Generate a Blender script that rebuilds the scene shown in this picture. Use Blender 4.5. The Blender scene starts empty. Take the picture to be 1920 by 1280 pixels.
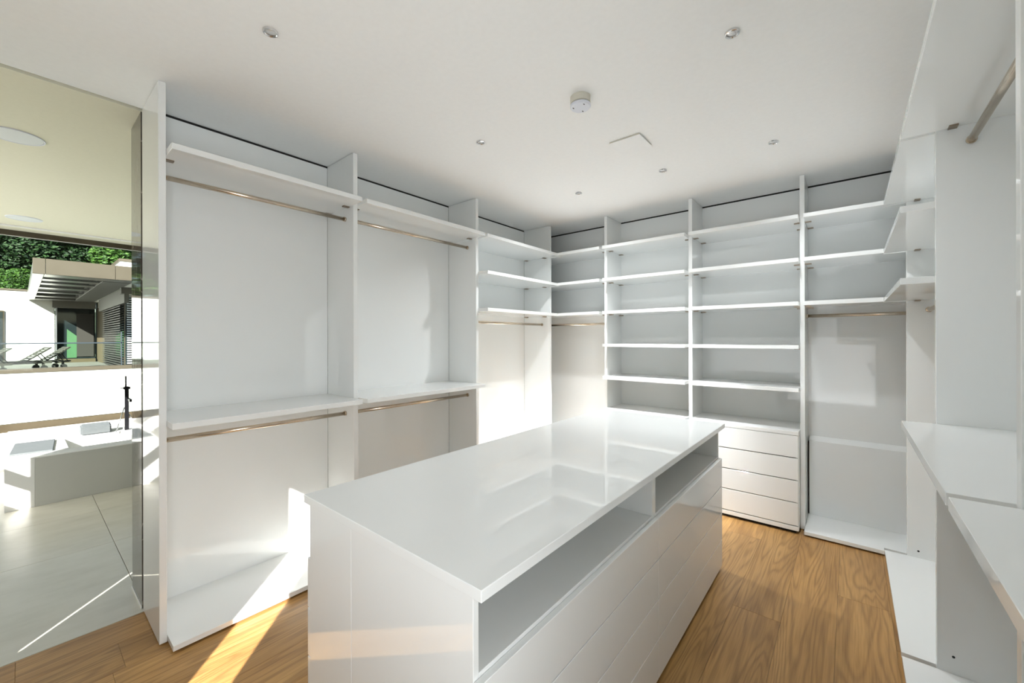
import bpy, bmesh, math, random
from mathutils import Vector, Matrix
random.seed(7)
S = bpy.context.scene
C = S.collection
H = 1.476            # camera height above the floor; all heights below are given relative to the camera

# ------------------------------------------------------------------ camera
cam_d = bpy.data.cameras.new('camera'); cam = bpy.data.objects.new('camera', cam_d); C.objects.link(cam)
cam_d.sensor_width = 36.0; cam_d.sensor_fit = 'HORIZONTAL'
cam_d.lens = 765.14 / 1920 * 36
cam_d.shift_y = -5.88 / 1920
cam_d.clip_start = 0.02; cam_d.clip_end = 400
cam.matrix_world = (Matrix.Translation((0, 0, H)) @ Matrix.Rotation(0.691675, 4, 'Z')
                    @ Matrix.Rotation(math.pi / 2, 4, 'X') @ Matrix.Rotation(-0.0027, 4, 'Z'))
S.camera = cam

# ------------------------------------------------------------------ sky, sun, added soft fill lamps
W = bpy.data.worlds.new('world'); S.world = W; W.use_nodes = True
nt = W.node_tree; nt.nodes.clear()
sky = nt.nodes.new('ShaderNodeTexSky'); sky.sky_type = 'NISHITA'; sky.sun_disc = False
sky.sun_elevation = math.radians(40); sky.sun_rotation = math.radians(134)
bg = nt.nodes.new('ShaderNodeBackground'); bg.inputs[1].default_value = 0.2
wo = nt.nodes.new('ShaderNodeOutputWorld')
nt.links.new(sky.outputs[0], bg.inputs[0]); nt.links.new(bg.outputs[0], wo.inputs[0])

sun_d = bpy.data.lights.new('sun', 'SUN'); sun = bpy.data.objects.new('sun', sun_d); C.objects.link(sun)
sun_d.energy = 24.0; sun_d.angle = math.radians(0.35); sun_d.color = (1.0, 0.965, 0.91)
SUN = Vector((-1.0, 0.97, -0.75))
sun.rotation_euler = SUN.to_track_quat('-Z', 'Y').to_euler()
sun.location = (6, -6, 8)

def area(name, loc, direction, sx, sy, power, color=(1, 1, 1)):
    d = bpy.data.lights.new(name, 'AREA'); d.shape = 'RECTANGLE'; d.size = sx; d.size_y = sy
    d.energy = power; d.color = color
    o = bpy.data.objects.new(name, d); C.objects.link(o)
    o.location = loc; o.rotation_euler = Vector(direction).to_track_quat('-Z', 'Y').to_euler()
    return o
ln = area('near_fill', (-0.85, -1.15, H - 0.3), (0, 1, 0.3), 2.9, 1.8, 6.0, (0.95, 0.98, 1.0)); ln.data.spread = math.radians(50)  # added fill lamp just inside the near wall, no window behind it
# added soft fill lamp beside the camera, at the near end of the right wall
area('side_fill', (0.66, -0.12, H + 0.2), (-1.0, 0.12, 0.14), 0.66, 1.9, 46, (0.95, 0.98, 1.0))

area('bathroom_fill', (-5.6, -1.46, H + 0.42), (0, 1, -0.1), 3.3, 1.45, 34, (1.0, 0.99, 0.95))  # fill lamp added in the near window opening to lift the bathroom
vs = S.view_settings
S.display_settings.display_device = 'sRGB'
vs.view_transform = 'Standard'; vs.look = 'None'; vs.gamma = 1.0; vs.use_curve_mapping = False
vs.exposure = 0.13
S.cycles.max_bounces = 14; S.cycles.diffuse_bounces = 9; S.cycles.glossy_bounces = 6
S.cycles.transparent_max_bounces = 12; S.cycles.sample_clamp_indirect = 6.0
S.cycles.caustics_reflective = False; S.cycles.caustics_refractive = False

# ------------------------------------------------------------------ materials
def principled(name, col, rough=0.5, metal=0.0, spec=0.5, coat=0.0):
    m = bpy.data.materials.new(name); m.use_nodes = True
    b = m.node_tree.nodes['Principled BSDF']
    b.inputs['Base Color'].default_value = (*col, 1); b.inputs['Roughness'].default_value = rough
    b.inputs['Metallic'].default_value = metal; b.inputs['Specular IOR Level'].default_value = spec
    b.inputs['Coat Weight'].default_value = coat; b.inputs['Coat Roughness'].default_value = 0.04
    return m
def N(m, t, **kw):
    n = m.node_tree.nodes.new(t)
    for k, v in kw.items():
        if k in n.inputs.keys(): n.inputs[k].default_value = v
        else: setattr(n, k, v)
    return n
def L(m, a, b): m.node_tree.links.new(a, b)
def bsdf(m): return m.node_tree.nodes['Principled BSDF']
def ramp(m, stops):
    r = N(m, 'ShaderNodeValToRGB'); e = r.color_ramp.elements
    e[0].position, e[0].color = stops[0][0], (*stops[0][1], 1)
    e[1].position, e[1].color = stops[-1][0], (*stops[-1][1], 1)
    for p, c in stops[1:-1]:
        x = e.new(p); x.color = (*c, 1)
    return r
def mottled(name, cols, scale, rough, bump=0.0, metal=0.0, spec=0.5, detail=4, stretch=(1, 1, 1)):
    m = principled(name, cols[0], rough, metal, spec)
    tc = N(m, 'ShaderNodeTexCoord'); mp = N(m, 'ShaderNodeMapping'); mp.inputs['Scale'].default_value = stretch
    n = N(m, 'ShaderNodeTexNoise'); n.inputs['Scale'].default_value = scale; n.inputs['Detail'].default_value = detail
    r = ramp(m, [(0.3, cols[0]), (0.7, cols[1])])
    L(m, tc.outputs['Object'], mp.inputs[0]); L(m, mp.outputs[0], n.inputs['Vector'])
    L(m, n.outputs['Fac'], r.inputs[0]); L(m, r.outputs[0], bsdf(m).inputs['Base Color'])
    if bump:
        b = N(m, 'ShaderNodeBump'); b.inputs['Strength'].default_value = bump; b.inputs['Distance'].default_value = 0.002
        L(m, n.outputs['Fac'], b.inputs['Height']); L(m, b.outputs[0], bsdf(m).inputs['Normal'])
    return m

def lacquer_mat():
    # sprayed gloss lacquer: a trace of orange peel in the reflection
    m = principled('white_gloss_lacquer', (0.80, 0.815, 0.81), 0.03, spec=0.5)
    tc = N(m, 'ShaderNodeTexCoord'); n = N(m, 'ShaderNodeTexNoise'); n.inputs['Scale'].default_value = 60; n.inputs['Detail'].default_value = 2
    b = N(m, 'ShaderNodeBump'); b.inputs['Strength'].default_value = 0.02; b.inputs['Distance'].default_value = 0.001
    L(m, tc.outputs['Object'], n.inputs['Vector']); L(m, n.outputs['Fac'], b.inputs['Height']); L(m, b.outputs[0], bsdf(m).inputs['Normal'])
    return m
LAC = lacquer_mat()
PAINT = mottled('white_ceiling_paint', [(0.88, 0.89, 0.89), (0.90, 0.91, 0.91)], 40, 0.9, bump=0.02)
WALLP = mottled('white_wall_paint', [(0.80, 0.80, 0.78), (0.83, 0.83, 0.81)], 30, 0.85, bump=0.03)
CREAMP = mottled('cream_ceiling_paint', [(0.78, 0.765, 0.61), (0.80, 0.785, 0.63)], 40, 0.9, bump=0.02)
NEARGREY = mottled('dark_near_wall', [(0.30, 0.30, 0.29), (0.34, 0.34, 0.33)], 60, 0.9, bump=0.05)  # invented grey for the unseen near wall, dark to cut its bounce
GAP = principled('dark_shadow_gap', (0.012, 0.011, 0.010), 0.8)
RAIL = mottled('champagne_metal', [(0.60, 0.51, 0.41), (0.68, 0.60, 0.49)], 30, 0.22, metal=1.0, stretch=(1, 1, 1))
CHROME = principled('bright_chrome', (0.75, 0.75, 0.76), 0.12, metal=1.0)
PIN = principled('bronze_shelf_pin', (0.30, 0.24, 0.18), 0.35, metal=0.8)
HOLE = principled('black_cable_hole', (0.01, 0.01, 0.01), 0.7)

def oak_mat():
    m = principled('oiled_oak', (0.4, 0.22, 0.09), 0.36, spec=0.4)
    tc = N(m, 'ShaderNodeTexCoord'); oi = N(m, 'ShaderNodeObjectInfo')
    off = N(m, 'ShaderNodeVectorMath', operation='SCALE'); off.inputs[0].default_value = (17.3, 29.1, 11.7)
    L(m, oi.outputs['Random'], off.inputs['Scale'])
    add = N(m, 'ShaderNodeVectorMath', operation='ADD'); L(m, tc.outputs['Object'], add.inputs[0]); L(m, off.outputs[0], add.inputs[1])
    mp = N(m, 'ShaderNodeMapping'); mp.inputs['Scale'].default_value = (5.2, 0.5, 5.2); L(m, add.outputs[0], mp.inputs[0])
    n1 = N(m, 'ShaderNodeTexNoise'); n1.inputs['Scale'].default_value = 1.1; n1.inputs['Detail'].default_value = 2.5; n1.inputs['Roughness'].default_value = 0.45
    n1.inputs['Distortion'].default_value = 0.35
    L(m, mp.outputs[0], n1.inputs['Vector'])
    # contour lines of a stretched noise = cathedral figure
    mul = N(m, 'ShaderNodeMath', operation='MULTIPLY'); mul.inputs[1].default_value = 115.0; L(m, n1.outputs['Fac'], mul.inputs[0])
    sn = N(m, 'ShaderNodeMath', operation='SINE'); L(m, mul.outputs[0], sn.inputs[0])
    mr = N(m, 'ShaderNodeMapRange'); mr.inputs['From Min'].default_value = -1; L(m, sn.outputs[0], mr.inputs['Value'])
    pw = N(m, 'ShaderNodeMath', operation='POWER'); pw.inputs[1].default_value = 2.2; L(m, mr.outputs[0], pw.inputs[0])
    # fine pores along the plank
    mp2 = N(m, 'ShaderNodeMapping'); mp2.inputs['Scale'].default_value = (140, 5, 140); L(m, add.outputs[0], mp2.inputs[0])
    n2 = N(m, 'ShaderNodeTexNoise'); n2.inputs['Scale'].default_value = 1.0; n2.inputs['Detail'].default_value = 3; L(m, mp2.outputs[0], n2.inputs['Vector'])
    mp3 = N(m, 'ShaderNodeMapping'); mp3.inputs['Scale'].default_value = (7, 1.2, 7); L(m, add.outputs[0], mp3.inputs[0])
    n3 = N(m, 'ShaderNodeTexNoise'); n3.inputs['Scale'].default_value = 1.0; n3.inputs['Detail'].default_value = 2; L(m, mp3.outputs[0], n3.inputs['Vector'])
    base = ramp(m, [(0.3, (0.33, 0.180, 0.060)), (0.5, (0.41, 0.230, 0.080)), (0.72, (0.47, 0.275, 0.100))]); L(m, n3.outputs['Fac'], base.inputs[0])
    mx = N(m, 'ShaderNodeMix', data_type='RGBA', blend_type='MIX')
    f = N(m, 'ShaderNodeMath', operation='MULTIPLY'); f.inputs[1].default_value = 0.55; L(m, pw.outputs[0], f.inputs[0])
    L(m, f.outputs[0], mx.inputs['Factor']); L(m, base.outputs[0], mx.inputs['A']); mx.inputs['B'].default_value = (0.215, 0.108, 0.036, 1)
    pr = ramp(m, [(0.35, (0.78, 0.76, 0.72)), (0.6, (1.04, 1.04, 1.04))]); L(m, n2.outputs['Fac'], pr.inputs[0])
    mx2 = N(m, 'ShaderNodeMix', data_type='RGBA', blend_type='MULTIPLY'); mx2.inputs['Factor'].default_value = 0.75
    L(m, mx.outputs['Result'], mx2.inputs['A']); L(m, pr.outputs[0], mx2.inputs['B'])
    tn = N(m, 'ShaderNodeHueSaturation'); vr = N(m, 'ShaderNodeMapRange'); vr.inputs['To Min'].default_value = 0.88; vr.inputs['To Max'].default_value = 1.1
    L(m, oi.outputs['Random'], vr.inputs['Value']); L(m, vr.outputs[0], tn.inputs['Value']); L(m, mx2.outputs['Result'], tn.inputs['Color'])
    L(m, tn.outputs[0], bsdf(m).inputs['Base Color'])
    b = N(m, 'ShaderNodeBump'); b.inputs['Strength'].default_value = 0.12; b.inputs['Distance'].default_value = 0.001
    L(m, n2.outputs['Fac'], b.inputs['Height']); L(m, b.outputs[0], bsdf(m).inputs['Normal'])
    return m
OAK = oak_mat()

def limestone_mat():
    m = principled('cream_limestone', (0.62, 0.58, 0.47), 0.28, spec=0.45)
    tc = N(m, 'ShaderNodeTexCoord'); oi = N(m, 'ShaderNodeObjectInfo')
    off = N(m, 'ShaderNodeVectorMath', operation='SCALE'); off.inputs[0].default_value = (9.3, 5.1, 3.7); L(m, oi.outputs['Random'], off.inputs['Scale'])
    add = N(m, 'ShaderNodeVectorMath', operation='ADD'); L(m, tc.outputs['Object'], add.inputs[0]); L(m, off.outputs[0], add.inputs[1])
    mp = N(m, 'ShaderNodeMapping'); mp.inputs['Scale'].default_value = (3.2, 1.2, 2); L(m, add.outputs[0], mp.inputs[0])
    n = N(m, 'ShaderNodeTexNoise'); n.inputs['Scale'].default_value = 2.2; n.inputs['Detail'].default_value = 9; n.inputs['Roughness'].default_value = 0.62; L(m, mp.outputs[0], n.inputs['Vector'])
    r = ramp(m, [(0.3, (0.56, 0.535, 0.45)), (0.5, (0.62, 0.595, 0.51)), (0.7, (0.665, 0.64, 0.56))]); L(m, n.outputs['Fac'], r.inputs[0])
    v = N(m, 'ShaderNodeTexVoronoi'); v.inputs['Scale'].default_value = 5.0; L(m, add.outputs[0], v.inputs['Vector'])
    rv = ramp(m, [(0.0, (0.55, 0.55, 0.55)), (0.035, (1, 1, 1))]); L(m, v.outputs['Distance'], rv.inputs[0])
    mx = N(m, 'ShaderNodeMix', data_type='RGBA', blend_type='MULTIPLY'); mx.inputs['Factor'].default_value = 0.5
    L(m, r.outputs[0], mx.inputs['A']); L(m, rv.outputs[0], mx.inputs['B']); L(m, mx.outputs['Result'], bsdf(m).inputs['Base Color'])
    return m
LIME = limestone_mat()
GROUT = principled('pale_grout', (0.30, 0.27, 0.20), 0.8)

def marble_mat():
    m = principled('polished_grey_marble', (0.14, 0.125, 0.105), 0.04, spec=0.4)
    tc = N(m, 'ShaderNodeTexCoord')
    n = N(m, 'ShaderNodeTexNoise'); n.inputs['Scale'].default_value = 3.5; n.inputs['Detail'].default_value = 8; L(m, tc.outputs['Object'], n.inputs['Vector'])
    r = ramp(m, [(0.3, (0.06, 0.052, 0.043)), (0.7, (0.15, 0.134, 0.112))]); L(m, n.outputs['Fac'], r.inputs[0])
    mp = N(m, 'ShaderNodeMapping'); mp.inputs['Rotation'].default_value = (0.3, 0.9, 0.2); mp.inputs['Scale'].default_value = (2.5, 2.5, 1.0); L(m, tc.outputs['Object'], mp.inputs[0])
    n2 = N(m, 'ShaderNodeTexNoise'); n2.inputs['Scale'].default_value = 2.6; n2.inputs['Detail'].default_value = 6; n2.inputs['Distortion'].default_value = 1.2; L(m, mp.outputs[0], n2.inputs['Vector'])
    vein = ramp(m, [(0.485, (0, 0, 0)), (0.5, (1, 1, 1)), (0.515, (0, 0, 0))]); L(m, n2.outputs['Fac'], vein.inputs[0])
    mx = N(m, 'ShaderNodeMix', data_type='RGBA'); f = N(m, 'ShaderNodeMath', operation='MULTIPLY'); f.inputs[1].default_value = 0.7
    L(m, vein.outputs[0], f.inputs[0]); L(m, f.outputs[0], mx.inputs['Factor']); L(m, r.outputs[0], mx.inputs['A']); mx.inputs['B'].default_value = (0.5, 0.46, 0.40, 1)
    L(m, mx.outputs['Result'], bsdf(m).inputs['Base Color'])
    return m
MARBLE = marble_mat()
BRONZE = mottled('bronze_window_frame', [(0.047, 0.036, 0.019), (0.054, 0.042, 0.022)], 12, 0.4, metal=0.15)
ACRYL = principled('white_bath_acrylic', (0.78, 0.79, 0.78), 0.12)
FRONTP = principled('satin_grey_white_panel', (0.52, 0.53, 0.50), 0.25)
SHADEGREY = mottled('shaded_grey', [(0.085, 0.098, 0.102), (0.10, 0.112, 0.116)], 25, 0.7)  # grey darkened to hold the shade on headrest and bath deck
BLACKM = principled('black_chrome', (0.012, 0.012, 0.014), 0.2, metal=0.3)

def glass_mat(name, tint, refl=1.0):
    m = bpy.data.materials.new(name); m.use_nodes = True; t = m.node_tree; t.nodes.clear()
    out = N(m, 'ShaderNodeOutputMaterial'); tr = N(m, 'ShaderNodeBsdfTransparent'); tr.inputs[0].default_value = (*tint, 1)
    gl = N(m, 'ShaderNodeBsdfGlossy'); gl.inputs['Roughness'].default_value = 0.01
    fr = N(m, 'ShaderNodeFresnel'); fr.inputs['IOR'].default_value = 1.45
    mu = N(m, 'ShaderNodeMath', operation='MULTIPLY'); mu.inputs[1].default_value = refl; L(m, fr.outputs[0], mu.inputs[0])
    mx = N(m, 'ShaderNodeMixShader'); L(m, mu.outputs[0], mx.inputs[0]); L(m, tr.outputs[0], mx.inputs[1]); L(m, gl.outputs[0], mx.inputs[2])
    L(m, mx.outputs[0], out.inputs[0]); return m
GLASS = glass_mat('window_glass', (0.93, 0.965, 0.92), 0.15)
RGLASS = glass_mat('balustrade_glass', (0.93, 0.97, 0.95), 0.15)
RENDER_W = mottled('white_exterior_render', [(0.72, 0.72, 0.70), (0.76, 0.76, 0.74)], 8, 0.9, bump=0.05)
BEIGE = mottled('beige_metal_cladding', [(0.066, 0.053, 0.038), (0.072, 0.058, 0.043)], 3, 0.5)
ALU = mottled('brushed_aluminium', [(0.30, 0.30, 0.29), (0.36, 0.36, 0.35)], 6, 0.3, metal=0.7, stretch=(1, 12, 1))
DARKSOF = principled('dark_soffit', (0.02, 0.018, 0.016), 0.6)
GREYBOX = principled('grey_blind_box', (0.14, 0.138, 0.13), 0.5)
BROWNP = mottled('brown_render', [(0.06, 0.045, 0.022), (0.067, 0.05, 0.026)], 6, 0.8)
DARKGL = principled('dark_tinted_pane', (0.012, 0.018, 0.02), 0.05, spec=0.5)
GREENC = mottled('green_curtain', [(0.035, 0.10, 0.045), (0.04, 0.115, 0.05)], 4, 0.9)
BLIND = principled('blind_slat_metal', (0.016, 0.015, 0.015), 0.5, metal=0.0)
TEAK = mottled('weathered_teak', [(0.035, 0.034, 0.029), (0.06, 0.057, 0.048)], 9, 0.8, stretch=(1, 1, 6))
RUBBER = principled('black_rubber', (0.02, 0.02, 0.02), 0.7)
PAVE = mottled('grey_terrace_paving', [(0.11, 0.11, 0.10), (0.14, 0.14, 0.125)], 2, 0.9)
STEELR = principled('grey_steel_rail', (0.06, 0.075, 0.095), 0.4, metal=0.5)
EARTH = mottled('woodland_ground', [(0.012, 0.022, 0.012), (0.03, 0.05, 0.02)], 1.5, 1.0)
BARK = mottled('tree_bark', [(0.03, 0.025, 0.02), (0.06, 0.05, 0.04)], 6, 0.9)
def leaf_mat(name, a, b):
    m = principled(name, a, 0.6, spec=0.25)
    g = N(m, 'ShaderNodeNewGeometry'); r = ramp(m, [(0.0, a), (1.0, b)]); L(m, g.outputs['Random Per Island'], r.inputs[0])
    L(m, r.outputs[0], bsdf(m).inputs['Base Color'])
    return m
LEAF = [leaf_mat('bright_leaves', (0.010, 0.032, 0.006), (0.045, 0.105, 0.014)), leaf_mat('dark_leaves', (0.004, 0.013, 0.006), (0.018, 0.048, 0.012))]
CREAM = principled('cream_plastic', (0.62, 0.60, 0.52), 0.5)
COOLW = principled('cool_white_plastic', (0.70, 0.73, 0.80), 0.4)
SPKW = principled('white_speaker_mesh', (0.72, 0.76, 0.77), 0.7)
LENS = mottled('ribbed_reflector', [(0.5, 0.5, 0.5), (0.85, 0.85, 0.86)], 1.0, 0.2, metal=0.6)

# ------------------------------------------------------------------ building helpers
def link(o, parent=None):
    C.objects.link(o)
    if parent is not None: o.parent = parent
    return o
def wloc(o):
    v = Vector((0, 0, 0))
    while o is not None:
        v += Vector(o.location); o = o.parent
    return v
_mesh = {}
def box_mesh(name, sx, sy, sz, bev):
    key = (round(sx, 4), round(sy, 4), round(sz, 4), bev)
    if key in _mesh: return _mesh[key]
    bm = bmesh.new(); bmesh.ops.create_cube(bm, size=1.0)
    for v in bm.verts: v.co = Vector((v.co.x * sx, v.co.y * sy, v.co.z * sz))
    if bev and min(sx, sy, sz) > bev * 2.5:
        bmesh.ops.bevel(bm, geom=bm.edges[:], offset=bev, segments=1, affect='EDGES')
    me = bpy.data.meshes.new(name); bm.to_mesh(me); bm.free(); _mesh[key] = me
    return me
def box(name, x, y, z, mat, parent=None, bev=0.0012, struct=False):
    """box by its extents; z relative to the camera height"""
    me = box_mesh(name, x[1] - x[0], y[1] - y[0], z[1] - z[0], bev)
    if me.materials and me.materials[0] is not mat:
        me = me.copy(); me.materials.clear()
    if not me.materials: me.materials.append(mat)
    o = bpy.data.objects.new(name, me)
    c = Vector(((x[0] + x[1]) / 2, (y[0] + y[1]) / 2, (z[0] + z[1]) / 2 + H))
    link(o, parent); o.location = c - (wloc(parent) if parent is not None else Vector())
    if struct: o['kind'] = 'structure'
    return o
def mesh_obj(name, bm, mat, parent=None, loc=(0, 0, 0), smooth=False):
    """bm in world coordinates (z relative to the camera)"""
    pl = wloc(parent) if parent is not None else Vector()
    c = Vector(loc) + Vector((0, 0, H))
    for v in bm.verts: v.co = v.co - Vector(loc)
    me = bpy.data.meshes.new(name); bm.to_mesh(me); bm.free()
    if smooth:
        for p in me.polygons: p.use_smooth = True
    me.materials.append(mat); o = bpy.data.objects.new(name, me); link(o, parent); o.location = c - pl
    return o
def prism(name, pts, z, mat, parent=None, bev=0.0012):
    bm = bmesh.new(); vs_ = [bm.verts.new((p[0], p[1], z[0])) for p in pts]
    f = bm.faces.new(vs_); r = bmesh.ops.extrude_face_region(bm, geom=[f])
    for v in r['geom']:
        if isinstance(v, bmesh.types.BMVert): v.co.z = z[1]
    bmesh.ops.recalc_face_normals(bm, faces=bm.faces[:])
    bmesh.ops.bevel(bm, geom=bm.edges[:], offset=bev, segments=1, affect='EDGES')
    cx = sum(p[0] for p in pts) / len(pts); cy = sum(p[1] for p in pts) / len(pts)
    return mesh_obj(name, bm, mat, parent, (cx, cy, z[0]))
def tube_into(bm, a, b, r0, r1=None, seg=16, cap=True):
    a = Vector(a); b = Vector(b); r1 = r0 if r1 is None else r1
    d = b - a; q = d.to_track_quat('Z', 'Y').to_matrix().to_4x4()
    bmesh.ops.create_cone(bm, cap_ends=cap, segments=seg, radius1=r0, radius2=r1, depth=d.length,
                          matrix=Matrix.Translation((a + b) / 2) @ q)
def tube(name, a, b, r, mat, parent=None, seg=20, r1=None):
    bm = bmesh.new(); tube_into(bm, a, b, r, r1, seg)
    o = mesh_obj(name, bm, mat, parent, tuple((Vector(a) + Vector(b)) / 2))
    for p in o.data.polygons: p.use_smooth = len(p.vertices) == 4
    return o
def lathe(name, prof, center, mat, parent=None, seg=40, smooth=True):
    """prof: (radius, z) with z relative to center, going round"""
    bm = bmesh.new(); cx, cy, cz = center; rings = []
    for r, z in prof:
        if r < 1e-6: rings.append([bm.verts.new((cx, cy, cz + z))])
        else: rings.append([bm.verts.new((cx + r * math.cos(2 * math.pi * i / seg), cy + r * math.sin(2 * math.pi * i / seg), cz + z)) for i in range(seg)])
    for A, B in zip(rings, rings[1:]):
        for i in range(seg):
            j = (i + 1) % seg
            if len(A) == 1 and len(B) == 1: continue
            if len(A) == 1: bm.faces.new((A[0], B[i], B[j]))
            elif len(B) == 1: bm.faces.new((A[i], A[j], B[0]))
            else: bm.faces.new((A[i], A[j], B[j], B[i]))
    bmesh.ops.recalc_face_normals(bm, faces=bm.faces[:])
    o = mesh_obj(name, bm, mat, parent, center)
    if smooth:
        for p in o.data.polygons: p.use_smooth = True
        o.data.set_sharp_from_angle(angle=math.radians(35))
    return o
def thing(name, label, cat, loc, group=None):
    o = bpy.data.objects.new(name, None); o.empty_display_size = 0.1; C.objects.link(o)
    o.location = (loc[0], loc[1], loc[2] + H); o['label'] = label; o['category'] = cat
    if group: o['group'] = group
    return o
def tag(o, label, cat, group=None):
    o['label'] = label; o['category'] = cat
    if group: o['group'] = group
    return o

# ------------------------------------------------------------------ the room
FL, CE = -1.476, 1.25
LF, LI, LS = -2.5581, -2.9203, -2.443        # left run: divider fronts, back panel face, shelf noses
BF, BI, BS = 3.8323, 4.1688, 3.7176          # back run
RF, RI, RS = 0.2881, 0.650, 0.1778           # right run
A0, A1, B0, B1, C0, C1, D0, D1 = 0.4272, 0.4563, 1.428, 1.4586, 2.5896, 2.6202, 3.7493, 3.7793
E0, E1, F0, F1, G0, G1 = -1.941, -1.910, -1.115, -1.0838, -0.296, -0.266
H0, H1, I0, I1, J0, J1, K0, K1 = 3.769, 3.7388, 2.5704, 2.5433, 1.4314, 1.3975, 0.29, 0.26
TH = 0.0295
LV = [0.9228, 0.598, 0.270, -0.0566, -0.381, -0.707]
MID, CNT, BOT, PB = -0.396, -0.376, -1.438, -1.469
PT = CE - 0.004

floor = box('floor', (-2.955, 1.0), (-1.2, 4.5), (FL - 0.12, FL - 0.016), GROUT, struct=True, bev=0)
pw = 0.2235; k0 = -12
for k in range(k0, 5):
    x0 = -0.28 + pw * k; x1 = x0 + pw
    if x1 < -2.94 or x0 > 0.75: continue
    xa, xb = max(x0, -2.952), min(x1, 0.8)
    joints = {-2: [-1.2, 1.15, 3.46, 4.4], -1: [-1.2, 0.35, 2.515, 4.4], 0: [-1.2, 1.55, 4.4], 1: [-1.2, 0.6, 2.988, 4.4]}.get(k)
    if joints is None:
        s = -1.2; joints = [s]; s += random.uniform(0.7, 2.2)
        while s < 4.2: joints.append(s); s += random.uniform(1.9, 2.4)
        joints.append(4.4)
    for a, b in zip(joints, joints[1:]):
        box('plank', (xa + 0.0003, xb - 0.0003), (a + 0.0003, b - 0.0003), (FL - 0.016, FL), OAK, floor, bev=0.0008)

floor2 = box('floor.001', (-8.0, -2.955), (-1.6, 3.4), (FL - 0.12, FL - 0.012), GROUT, struct=True, bev=0)
xs = [-7.4, -6.7, -5.85, -5.0, -4.15, -2.956]; ys = [-1.55, -0.9, 0.44, 1.9, 3.3]
for x0, x1 in zip(xs, xs[1:]):
    for y0, y1 in zip(ys, ys[1:]):
        box('stone_tile', (x0 + 0.0015, x1 - 0.0015), (y0 + 0.0015, y1 - 0.0015), (FL - 0.012, FL), LIME, floor2, bev=0.001)

ceil = box('ceiling', (-2.955, 1.1), (-1.3, 4.5), (CE, CE + 0.2), PAINT, struct=True, bev=0)
box('ceiling.001', (-7.6, -2.992), (-1.7, 3.5), (CE, CE + 0.2), CREAMP, struct=True, bev=0)
box('trim_1', (-2.992, -2.955), (-1.3, 4.5), (CE + 0.02, CE + 0.2), GAP, struct=True, bev=0)      # dark slot in the ceiling between the rooms
box('trim_2', (-2.955, 0.66), (BI + 0.002, BI + 0.03), (CE - 0.014, CE), GAP, struct=True, bev=0)
box('trim_3', (-2.95, LI - 0.002), (A1, BI), (CE - 0.014, CE), GAP, struct=True, bev=0)
box('wall_back', (-3.3, 1.1), (BI + 0.034, BI + 0.3), (FL, CE), WALLP, struct=True, bev=0)
box('wall_right', (RI + 0.034, RI + 0.3), (-1.3, BI + 0.03), (FL, CE), WALLP, struct=True, bev=0)
# partition to the bathroom; its polished end shows as the doorway's reveal
box('wall_left', (-3.292, -2.995), (A0, 4.5), (FL, CE), MARBLE, struct=True, bev=0)
box('trim_4', (-3.292, -2.995), (A0 - 0.004, A0 - 0.0005), (FL, FL + 0.010), WALLP, struct=True, bev=0)
box('trim_5', (-2.9945, -2.9582), (A0 + 0.006, A0 + 0.03), (FL, CE), GAP, struct=True, bev=0)
# near wall behind the camera: unseen, its wide and hairline slots added to shape the sun stripes
YN = (-1.32, -1.2)
def wall_with_slots(name, x, slots, y, mat):
    """solid wall from x[0] to x[1] with openings (x0,x1,z0,z1)"""
    xs_ = x[0]
    i = 1
    for (a, b, z0, z1) in slots:
        o = box(name, (xs_, a), y, (FL, CE), mat, struct=True, bev=0)
        if z0 > FL + 0.01: box(name, (a, b), y, (FL, z0), mat, struct=True, bev=0)
        if z1 < CE - 0.01: box(name, (a, b), y, (z1, CE), mat, struct=True, bev=0)
        xs_ = b
    box(name, (xs_, x[1]), y, (FL, CE), mat, struct=True, bev=0)
wall_with_slots('wall_near', (-3.29, 1.0), [(-1.805, -1.764, -0.55, -0.17), (-0.478, -0.186, -0.82, 0.838)], (-1.23, -1.2), NEARGREY)
# bathroom shell
wall_with_slots('wall_bathroom_near', (-7.6, -3.29), [(-7.3, -3.915, -0.31, 1.15)], (-1.53, -1.5), WALLP)
box('trim_6', (-7.3, -3.915), (-1.53, -1.5), (-0.11, 0.0), BRONZE, struct=True, bev=0)
box('wall_bathroom_near', (-3.29, -3.26), (-1.53, -1.23), (FL, CE), WALLP, struct=True, bev=0)
box('wall_bathroom_far', (-7.6, -3.29), (3.3, 3.45), (FL, CE), WALLP, struct=True, bev=0)
box('trim_7', (-7.06, -7.02), (-1.5, 3.3), (CE - 0.012, CE), WALLP, struct=True, bev=0)
# the big fixed window
win = box('window_1', (-7.41, -7.35), (-1.5, 3.3), (CE - 0.062, CE), BRONZE, struct=True, bev=0.002)
win.name = 'window_1'
box('window_frame', (-7.41, -7.35), (-1.5, 3.3), (-1.052, -0.962), BRONZE, win, bev=0.002)
box('window_pane', (-7.385, -7.379), (-1.5, 3.3), (-0.962, CE - 0.062), GLASS, win, bev=0)
box('window_sill', (-7.41, -7.33), (-1.5, 3.3), (FL, -1.052), WALLP, win, bev=0)

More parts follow.
